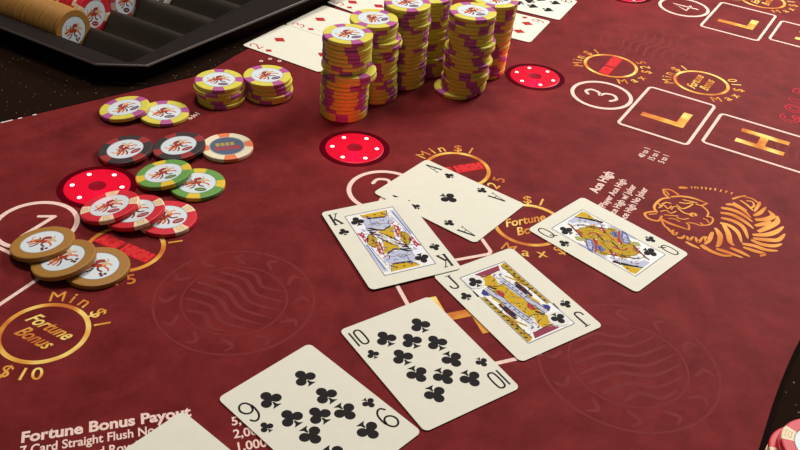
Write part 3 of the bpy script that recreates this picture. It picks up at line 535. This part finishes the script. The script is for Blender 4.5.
MORE_K = [('~ink', 1.9, [(-9, 12), (-4.4, 8.4), (0, 0.2), (4.5, -7), (9, -10)]), ('~white', 0.9, [(-5, 10), (-2.2, 6.5), (1.2, 0), (4.6, -5.4)]), ('~ink', 0.7, [(-3.2, 9.4), (0, 5), (3, 0), (6.4, -5)]),
          ('~white', 0.7, [(-6.6, 9.6), (-3.4, 6.6), (0.4, -1.4)]), ('~red', 1.6, [(13.4, -4), (16.8, -13)]), ('~white', 0.7, [(14.2, -5.4), (14.8, -7.2)]), ('~lgold', 1.6, [(9, 6), (12, 1), (10, -6)]), ('~ink', 0.5, [(7, -2), (9, -9), (14, -11)]), ('~ink', 0.45, [(11.6, 5.5), (14.5, 2), (14.2, -3.5), (11, -8.6), (8.2, -9.6)]),
          ('~ink', 1.2, [(-3.6, 29.4), (-2.8, 28.6)]), ('~ink', 1.2, [(1.8, 29.6), (2.6, 28.8)]), ('~ink', 1.2, [(7, 29.4), (7.8, 28.6)]),
          ('~ink', 0.4, [(-7.4, 31.9), (-4.4, 27.2), (8.2, 25.5), (12.2, 31.8)]), ('~blue', 0.45, [(-4, 22), (-2, 20), (-1, 22.5)]), ('~blue', 0.45, [(3, 22.5), (5, 20.6), (6, 22.6)]),
          ('~blue', 0.4, [(-6, 17), (-3, 18.4), (0, 16.8), (3, 18), (7, 17)]), ('~ink', 0.5, [(0, 21.5), (0.6, 19.2), (1.6, 19.0)]), ('~frame', 0.4, [(-8.5, 25), (-8.6, 15)]), ('~frame', 0.4, [(12.2, 25), (14.6, 8)])]
MORE_J = [('~ink', 1.1, [(15.2, 30 - 4.2 * i), (16.6, 28.6 - 4.2 * i)]) for i in range(10)] + [('~ink', 0.5, [(12.8, 31), (14.4, 10), (15, -12)]),
          ('~lav', 3.8, [(4.4, 20), (6.4, 10), (7.6, -2), (7.4, -8)]), ('~ink', 0.5, [(2.8, 19), (4.6, 9), (5.7, -3)]), ('~ink', 0.5, [(6.2, 21), (8.4, 9), (9.5, -3)])] + \
         [('~dblue', 0.9, [(4.6 + 0.45 * i, 18 - 3.6 * i), (5.4 + 0.45 * i, 16.8 - 3.6 * i)]) for i in range(7)] + \
         [('~lav', 3.0, [(-9.8, 18), (-8.6, 11), (-6.5, 3)]), ('~ink', 0.5, [(-8.0, 18.5), (-6.9, 11), (-4.8, 4)]), ('~ink', 0.6, [(-11.6, 17), (-10.3, 10), (-8.2, 2)]),
          ('~plum', 1.8, [(10.8, 14), (11.6, 6), (11.2, -2)]), ('~lgold', 1.2, [(9.0, 22), (12.8, 14)]), ('~ink', 0.5, [(-7.5, 19.5), (-2, 16), (4, 16.5)]), ('~ink', 0.35, [(3, 24), (3.4, 21.5), (4.4, 21.4)]),
          ('~red', 1.4, [(-4.8, 12), (-3.6, 8)]), ('~ink', 0.4, [(-6.9, 32.4), (-4.7, 27.7), (9.9, 28.6)])]
MORE_Q = [('~lgold', 3.2, [(-7, 18), (-2, 20), (2, 16), (6, 10), (4, 2), (-1, -2)]), ('~ink', 0.4, [(-8.6, 17), (-3, 21.6), (3.6, 17.6), (7.6, 10.6), (5.6, 1.6)]), ('~red', 1.2, [(-4.4, 13.4), (0.6, 12.4), (2.6, 6)]),
          ('~ink', 0.8, [(0.4, 24.6), (10, 12), (14.6, 4)]), ('~ink', 0.5, [(-9, 24), (-3, 26), (4, 22)])]
M['palelav'] = mat('court_pale', (222, 220, 228), 0.55, 0.3)
M['courtbg'] = mat('court_ground', (226, 222, 214), 0.5, 0.3)
def place(b, x, y, ang, z, label, group, pitch=0.0, roll=0.0):
    o = b.build('playing_card'); o.location = (x * S, y * S, z * S)
    o.rotation_euler = (pitch, roll, ang)
    return tag(o, label, 'playing card', group)
G1 = 'face up club cards of the seat two hand'
place(number_card(9, '9', club, 'ink', True), -34.7, 318.7, 0.835, 0.45, 'nine of clubs lying face up, left of the ten, cut off by the bottom edge', G1)
place(number_card(10, '10', club, 'ink'), 20.77, 366.53, 0.619, 0.45, 'ten of clubs lying face up between the nine and the jack', G1)
place(court_card('J', BASE_J + ART_J + MORE_J, ('ink', 'lgold', 'red', 'dblue')), 73.99, 422.97, 0.613, 0.45, 'jack of clubs lying face up, one corner under the king', G1)
b = MB(); card_body(b); club(b, 0, 0, 12.6)
for r in (0, PI):
    index(b, 'A', club, 'ink', y0=18.8, y1=31.5, sy=11.5, rot=r)
    i0 = len(b.v); index(b, 'A', club, 'ink', x0=21.2, x1=28.4, rot=r)
place(b, 33.38, 530.14, -2.197, 0.45, 'ace of clubs lying face up over the 2 circle, partly under the king', G1)
place(court_card('K', BASE_K + ART_K + MORE_K, ('ink', 'ink', 'blue', 'frame', 'red', 'lgold')), -6.58, 474.88, 0.468, 1.15, 'king of clubs lying face up across the ace and jack', G1, pitch=0.0, roll=0.0)
place(court_card('Q', BASE_Q + ART_Q + MORE_Q, ('ink', 'ink', 'lgold', 'red', 'blue')), 140.5, 492.09, 0.817, 0.45, 'queen of clubs lying face up, rightmost card beside the tiger emblem', G1)
a = R(51.8); ux, uy = math.cos(a), math.sin(a)
b = MB(); card_body(b)
club(b, 0, 0, 12.6)
for r in (0, PI): index(b, 'A', club, 'ink', rot=r)
ax, ay = -104.2 - 31.5 * ux + 44 * uy, 314.7 - 31.5 * uy - 44 * ux
place(b, ax, ay, a, 0.45, 'card showing one blank pale corner at the bottom edge over the payout text', G1)
G2 = 'dealer cards behind the chip towers'
ra = R(60.0); ux, uy = math.cos(ra), math.sin(ra); vx, vy = uy, -ux
def row(L, along, depth):  # centre from the card's top left corner
    return (L[0] + ux * (along + 31.5) + vx * (depth + 44), L[1] + uy * (along + 31.5) + vy * (depth + 44))
L0 = (-156.9, 759.3)
x, y = row(L0, 0, 0); place(number_card(2, '2', diamond, 'cred'), x, y, ra, 0.45, 'two of diamonds left of the towers, one corner on the black surround', G2)
x, y = row(L0, 63.4, 0); place(number_card(3, '3', diamond, 'cred'), x, y, ra, 0.45, 'diamond card butted against the two of diamonds, behind the nearest left tower', G2)
rb = R(54); L2 = (-92.5, 878.0); ux2, uy2 = math.cos(rb), math.sin(rb)
place(number_card(5, '5', diamond, 'cred'), L2[0] + ux2 * 31.5 + uy2 * 44, L2[1] + uy2 * 31.5 - ux2 * 44, rb, 0.45, 'diamond card at the top edge behind the towers, showing one corner', G2)
place(number_card(6, '6', diamond, 'cred'), 85, 860.3, R(66.1), 0.45, 'diamond card peeking out right of the towers, nearer than the spade card', G2)
place(number_card(9, '9', spade, 'ink'), 120, 922.8, R(65.9), 0.45, 'nine of spades at the top edge right of the towers', G2)

# ------------------------------------------------------------------ chips
T, RAD = 3.4, 19.5
def chip_mesh(kind, nspots=4, width=38):
    b = MB(); n = 72
    prof = [(RAD - 0.9, 0.0), (RAD - 0.2, 0.25), (RAD, 0.8), (RAD, T - 0.8), (RAD - 0.2, T - 0.25), (RAD - 0.9, T), (13.6, T), (13.3, T - 0.12)]
    spot = lambda a: nspots and ((a + width / 2) % (360 / nspots)) < width
    has = CH[kind][1] is not None
    for (r0, z0), (r1, z1) in zip(prof, prof[1:]):
        for i in range(n):
            a, q = 2 * PI * i / n, 2 * PI * (i + 1) / n
            k = 'spot_' + kind if has and spot(360 * (i + 0.5) / n) else 'chip_' + kind
            b.face([(r0 * math.cos(a), r0 * math.sin(a), z0), (r0 * math.cos(q), r0 * math.sin(q), z0), (r1 * math.cos(q), r1 * math.sin(q), z1), (r1 * math.cos(a), r1 * math.sin(a), z1)], k)
    b.disc(0, 0, 13.35, T - 0.12, 'chip_' + kind, n)
    b.poly([((RAD - 0.9) * math.cos(2 * PI * i / n), (RAD - 0.9) * math.sin(2 * PI * i / n)) for i in range(n)], 0, 'chip_' + kind)
    b.f[-1] = tuple(reversed(b.f[-1]))
    if kind == 'red':      # small printed squares on the cream spots
        for q in range(4):
            a = PI / 2 * q; i0 = len(b.v)
            for (x0, y0, x1, y1) in ((14.6, -2.2, 18, -1.7), (14.6, 1.7, 18, 2.2), (14.6, -2.2, 15.1, 2.2), (17.5, -2.2, 18, 2.2), (15.9, -0.8, 16.7, 0.8)):
                b.poly([(x0, y0), (x1, y0), (x1, y1), (x0, y1)], T + 0.03, 'a_tn')
            b.xf(i0, Matrix.Rotation(a, 4, 'Z'))
    me = b.mesh('poker_chip'); 
    return me
def inlay_mesh(kind):
    b = MB(); z = T - 0.06
    if kind == 'white':
        b.disc(0, 0, 13.2, z, 'inlay_slate', 48)
        b.ring(0, 0, 13.2, 0.8, z + 0.02, 'b_gy')
        for x in (-8, -4.4, -0.8, 2.8): b.poly([(x, 0.4), (x + 2.8, 0.4), (x + 2.8, 5.0), (x, 5.0)], z + 0.02, 'b_yl')
        for x in (-9, -5, -1, 3, 6.6): b.poly([(x, -5.8), (x + 3.1, -5.8), (x + 3.1, -0.6), (x, -0.6)], z + 0.02, 'b_sr')
        return b.mesh('inlay')
    b.disc(0, 0, 13.2, z, 'inlay', 48)
    z += 0.02
    b.ring(0, 0, 13.2, 0.35, z, 'b_gy')
    st = lambda p, w, k, dz=0: b.stroke(p, w, z + dz, k)
    # a rider-like tangle of warm brush strokes
    st([(-6.5, -1.5), (-3, 0.8), (0.5, 0.2), (3.5, 2.0)], 3.4, 'a_or'); st([(-2, 0), (-3.5, -3.5), (-6, -5.0)], 1.5, 'a_or')
    st([(1, 0), (2.2, -3.2), (5, -4.2)], 1.4, 'a_bn'); st([(3, 2), (5.5, 4.0), (7.8, 3.2)], 1.6, 'a_tn')
    st([(-1, 1.5), (-1.5, 4.6), (1.2, 6.0)], 2.2, 'a_rd', 0.01); st([(-1.5, 0.5), (1.5, 1.0)], 2.4, 'a_rd', 0.012)
    st([(-6.5, -1), (-8.6, 1.0), (-9.2, 3.2)], 1.1, 'a_tn', 0.01); st([(-4, -1), (-1, -1.2)], 1.0, 'a_bn', 0.02)
    st([(0, 3.5), (2.6, 5.4)], 1.1, 'a_bn', 0.02); st([(-4.2, 1.2), (-2.8, 1.8)], 1.2, 'a_tn', 0.02)
    st([(-5, 3.6), (-3.4, 2.2), (-4.4, 0.4)], 0.9, 'a_bn', 0.02); st([(5, 0.4), (7.4, -0.6), (8.6, -2.4)], 1.2, 'a_or', 0.02)
    st([(2.4, 3.2), (4.2, 5.8), (3.2, 8)], 1.0, 'a_tn', 0.01); st([(-1, -2.6), (-1.8, -5.6), (-3.4, -7.2)], 1.2, 'a_bn', 0.01); st([(-6.4, -2.6), (-8.8, -3.4)], 1.3, 'a_rd', 0.02)
    bk = {'yellow': 'b_pu', 'red': 'b_rd', 'black': 'b_rd', 'green': 'b_gn', 'brown': 'b_mr', 'grey': 'b_mr', 'pink': 'b_mr'}[kind]
    if kind == 'brown':
        for x, y in ((5.5, -6.3), (8.2, -5.6), (6.9, -7.8)): b.disc(x, y, 1.15, z, bk, 10)
    else:
        b.disc(3.5, -8.2, 4.2, z, bk, 24, ry=2.3)
        st([(1.2, -8.2), (5.8, -8.2)], 0.7, 'b_gy' if kind != 'green' else 'b_yl', 0.01)
    return b.mesh('inlay')
CM = {k: chip_mesh(k, *(a)) for k, a in dict(yellow=(4, 31), red=(4, 34), black=(4, 32), green=(4, 32), brown=(0, 0), white=(4, 30), grey=(4, 34), pink=(6, 34)).items()}
IM = {k: inlay_mesh(k) for k in CM}
def chip(kind, mtx, label, group, inlay=True):
    o = bpy.data.objects.new('poker_chip', CM[kind]); C.objects.link(o); o.matrix_world = mtx
    tag(o, label, 'poker chip', group)
    if inlay:
        c = bpy.data.objects.new('inlay', IM[kind]); C.objects.link(c); c.parent = o
    return o
def mtx(x, y, z, rz=0.0, tilt=0.0, tdir=0.0):
    """tilt: the side towards tdir is lifted"""
    ax = Vector((math.sin(tdir), -math.cos(tdir), 0))
    return Matrix.Translation((x * S, y * S, z * S)) @ Matrix.Rotation(tilt, 4, ax) @ Matrix.Rotation(rz, 4, 'Z')
def lean(x, y, sx, sy, rz):
    d = math.hypot(sx - x, sy - y); t = math.atan(T / d) if d < 39 else 0.0
    t += 0.006
    return mtx(x, y, RAD * math.sin(t) + 0.06, rz, t, math.atan2(sy - y, sx - x))
g = 'brown chips fanned on the 1 circle'
chip('brown', mtx(-182.4, 422.8, 0.1, R(-10)), 'brown chip lying flat, lowest of the fan of three brown chips', g)
chip('brown', lean(-202.5, 424.1, -182.4, 422.8, R(20)), 'brown chip in the middle of the fan of three brown chips', g)
chip('brown', lean(-221.0, 438.6, -202.5, 424.1, R(-20)), 'brown chip on top of the fan of three, covering the number 1', g)
g = 'red chips fanned by the red light'
chip('red', mtx(-154, 478.9, 0.1, R(45)), 'red and cream chip lying flat at the right of the fan of three red chips', g)
chip('red', lean(-174.4, 478.6, -154, 478.9, R(30)), 'red and cream chip in the middle of the fan of three red chips', g)
chip('red', lean(-192.0, 482.0, -174.4, 478.6, R(12)), 'red and cream chip on top of the fan, overlapping the glowing red light', g)
g = 'black chips left of the white chip'
chip('white', mtx(-133.5, 574.9, 0.1, R(20)), 'white chip with orange spots and slate blue centre, beside the black chips', None)
chip('black', lean(-167.5, 567.5, -133.5, 574.9, R(35)), 'black and red chip resting on the edge of the white chip', g)
chip('black', lean(-204.2, 557.2, -167.5, 567.5, R(50)), 'black and red chip left of the other one, just above the glowing red light', g)
g = 'green chips'
chip('green', mtx(-144, 522.1, 0.1, R(5)), 'green and yellow chip lying flat, the lower of the two green chips', g)
chip('green', lean(-168.3, 527.5, -144, 522.1, R(25)), 'green and yellow chip leaning on the other green chip', g)
g = 'pair of loose yellow chips'
chip('yellow', mtx(-192.3, 619.4, 0.1, R(20)), 'yellow and purple chip lying flat, right one of the loose pair by the black surround', g)
chip('yellow', lean(-222.6, 618.1, -192.3, 619.4, R(55)), 'yellow and purple chip leaning on its loose neighbour by the black surround', g)

def tower(x, y, n, rz_top, name, offs, jit=0.5, lean_xy=(0, 0)):
    g = 'yellow chips of the ' + name; lastrz = 0.0
    for i in range(n):
        ox, oy = 0, 0
        for lo, hi, dx, dy in offs:
            if lo <= i <= hi: ox, oy = dx, dy
        f = i / max(1, n - 1)
        jx, jy = random.uniform(-jit, jit), random.uniform(-jit, jit)
        if i == n - 1: jx = jy = 0
        top = i == n - 1; k = n - 1 - i
        rz = R(rz_top) if top else random.uniform(0, 2 * PI)
        if not top and random.random() < 0.35: rz = lastrz + random.uniform(-0.12, 0.12)
        lastrz = rz
        lab = ('top yellow and purple chip, ' + name) if top else ('bottom yellow chip, ' + name if i == 0 else 'yellow chip, %s from the top, %s' % (ORD[k], name))
        ledge = any(i == hi for lo, hi, dx, dy in offs)
        chip('yellow', mtx(x + ox + jx + lean_xy[0] * (f - 1), y + oy + jy + lean_xy[1] * (f - 1), 0.1 + i * (T + 0.01), rz), lab, g, inlay=top or ledge)
tower(-51.1, 648.5, 20, 28, 'nearest left tall tower', [(0, 9, 0, 0), (10, 11, 5, -3)], lean_xy=(1.5, 0))
tower(-33.3, 682.6, 20, 60, 'second tall tower from the left', [(14, 15, 3.5, -2), (10, 11, 1.2, -1)], lean_xy=(-3, 0))
tower(-7.5, 712.7, 21, 15, 'third tall tower from the left', [(16, 16, 1.6, -1)], lean_xy=(0, 0))
tower(10.9, 743.1, 20, 50, 'half hidden tower behind the middle', [(0, 4, 1.5, -3)])
tower(46.9, 704.7, 21, 20, 'front right tall tower', [(0, 0, -6, -2), (4, 5, 1.5, -1), (12, 13, 3, -1.5), (8, 8, 2.5, -1)], lean_xy=(1.5, 0))
tower(67.9, 744.2, 20, 70, 'rearmost tower beside the spade card', [], lean_xy=(4, 0))
tower(-155.6, 655.4, 5, 10, 'left short stack', [(0, 1, 1.5, -0.6)], jit=1.0)
tower(-118.7, 669.7, 5, 40, 'right short stack beside the two of diamonds', [(0, 1, 1.2, -0.8)], jit=1.2)
g = 'red chips stacked on the black rail'
rx, ry = PLAYER
for i, (dx, dy) in enumerate(((-3.6, 1), (-3.2, 0.5), (-3.8, 0.8), (-0.6, 0.4), (0, 0))):
    k = 4 - i
    chip('red', mtx(rx + dx, ry + dy, 0.45 + i * (T + 0.01), R(60 + 17 * i if i < 4 else 62)), 'red and cream chip, %s from the top on the black rail' % ORD[k] if k else 'top red and cream chip of the stack on the black rail', g, inlay=(i >= 3))

# ------------------------------------------------------------------ dealer chip tray
O = Vector((-361, 722, 0)); D = Vector((0.87, -0.492, 0)).normalized(); Nn = Vector((0.492, 0.87, 0)).normalized()
def sn(s, n, z): p = O + D * s + Nn * n; return (p.x, p.y, z)
SL = -220.0
def s_out(n): return 116.9 + (150.8 - 116.9) * n / 24.2 if n < 24.2 else 150.8 + (166.4 - 150.8) * (n - 24.2) / 236.5
GR = [42.5, 82, 122, 166, 208, 250, 292]
def s_in(n): return 134.0 - 0.07 * (n - 20)
def groove(n):
    d = min(abs(n - g) for g in GR); return -8.0 + 8.5 * (1 - math.cos(math.pi * min(1.0, d / 20.5)))
tray = tag(empty('chip_tray', (0, 0, 0)), 'dark plastic dealer chip tray with angled front corner, chips lying in its grooves', 'chip tray')
b = MB()
ns = [22 + i * 2.0 for i in range(140)]
for n0, n1 in zip(ns, ns[1:]):
    e0, e1 = s_in(n0), s_in(n1)
    b.face([sn(SL, n0, groove(n0)), sn(e0 - 7, n0, groove(n0)), sn(e1 - 7, n1, groove(n1)), sn(SL, n1, groove(n1))], 'tray')
    b.face([sn(e0 - 7, n0, groove(n0)), sn(e0, n0, 16.0), sn(e1, n1, 16.0), sn(e1 - 7, n1, groove(n1))], 'tray')
b.face([sn(SL, 21, 16.5), sn(s_in(21), 21, 16.5), sn(s_in(22) - 7, 22, groove(22)), sn(SL, 22, groove(22))], 'tray')
b.face([sn(s_in(21), 21, 16.5), sn(s_in(22), 22, 16), sn(s_in(22) - 7, 22, groove(22))], 'tray')
b.build('grooved_bed', tray)
b = MB()
OUT = [(SL, 0), (116.9, 0), (150.8, 24.2), (166.4, 260.7), (168, 300)]
def off(d):
    return [(SL, d), (116.9 - 0.3 * d, d), (150.8 - d, 24.2 + 0.45 * d), (166.4 - d, 260.7), (168 - d, 300)]
lv = [(off(10), -0.2), (off(1.2), 15.2), (off(0), 16.6), (off(0.5), 17.6), (off(1.4), 18.1), ([(SL, 21), (s_in(21) - 5, 21), (s_in(22), 23), (s_in(260.7), 260.7), (s_in(300), 300)], 16.2)]
for (A, z0), (B, z1), k in zip(lv, lv[1:], ('trim', 'trayrim', 'edgehi', 'edgehi', 'trayrim')):  # wall below the lip takes the near-black colour as painted shade
    for i in range(4):
        b.face([sn(A[i][0], A[i][1], z0), sn(A[i + 1][0], A[i + 1][1], z0), sn(B[i + 1][0], B[i + 1][1], z1), sn(B[i][0], B[i][1], z1)], k)
b.build('rim', tray)
b = MB(); b.stroke([(-259, 665.8), (-219.5, 670.2)], 1.1, 0.25, 'edgehi', cap=False); b.build('foot', tray)
def tray_row(kind, s_end, n, count, name, z=12.0):
    q = Vector((0, 0, 1)).rotation_difference(D).to_matrix().to_4x4()
    for i in range(count):
        s = s_end - T * (i + 1) * 1.003
        p = O + D * s + Nn * (n + (random.uniform(-0.7, 0.7) if i else 0))
        mx = Matrix.Translation((p.x * S, p.y * S, z * S)) @ q @ Matrix.Rotation(random.uniform(0, 6.28) if i else 0.6, 4, 'Z')
        lab = '%s chip at the near end of the %s in the tray' % ({'grey': 'pale', 'pink': 'faded red'}.get(kind, kind), name) if i == 0 else '%s chip on edge, %s from the near end, %s in the tray' % ({'grey': 'pale', 'pink': 'faded red'}.get(kind, kind), ORD[i], name)
        chip(kind, mx, lab, 'chips of the ' + name, inlay=(i == 0))
# ------------------------------------------------------------------ chips in the tray (distances along and across the grooves)
for kind, s_end, n_row, cnt, name in TRAYROWS:
    tray_row(kind, s_end, n_row, cnt, name)

# ------------------------------------------------------------------ light
def area(name, loc, size, power, col, target):
    l = bpy.data.lights.new(name, 'AREA'); l.shape = 'DISK'; l.size = size; l.energy = power; l.color = col
    o = bpy.data.objects.new(name, l); o.location = loc
    o.rotation_euler = (Vector(target) - Vector(loc)).to_track_quat('-Z', 'Y').to_euler(); C.objects.link(o)
for a in LIGHTS: area(*a)
w = bpy.data.worlds.new('room'); bpy.context.scene.world = w; w.use_nodes = True
w.node_tree.nodes['Background'].inputs[0].default_value = WCOL; w.node_tree.nodes['Background'].inputs[1].default_value = WSTR

# ------------------------------------------------------------------ camera
f, pitch, roll, h = 894.85, 0.616907, 0.0742088, 350.52
fw = Vector((0, math.cos(pitch), -math.sin(pitch))); up = Vector((0, math.sin(pitch), math.cos(pitch))); rt = Vector((1, 0, 0))
X = math.cos(roll) * rt + math.sin(roll) * up; Y = -math.sin(roll) * rt + math.cos(roll) * up; Z = -fw
cam = bpy.data.cameras.new('camera'); cam.sensor_width = 36; cam.lens = f * 36 / 800; cam.clip_start = 0.01; cam.clip_end = 20
co = bpy.data.objects.new('camera', cam); C.objects.link(co)
co.matrix_world = Matrix(((X.x, Y.x, Z.x, 0), (X.y, Y.y, Z.y, 0), (X.z, Y.z, Z.z, h * S), (0, 0, 0, 1)))
sc = bpy.context.scene; sc.camera = co
vs = sc.view_settings; vs.view_transform = 'Standard'; vs.look = 'None'; vs.exposure = EXPO; vs.gamma = 1; vs.use_curve_mapping = False
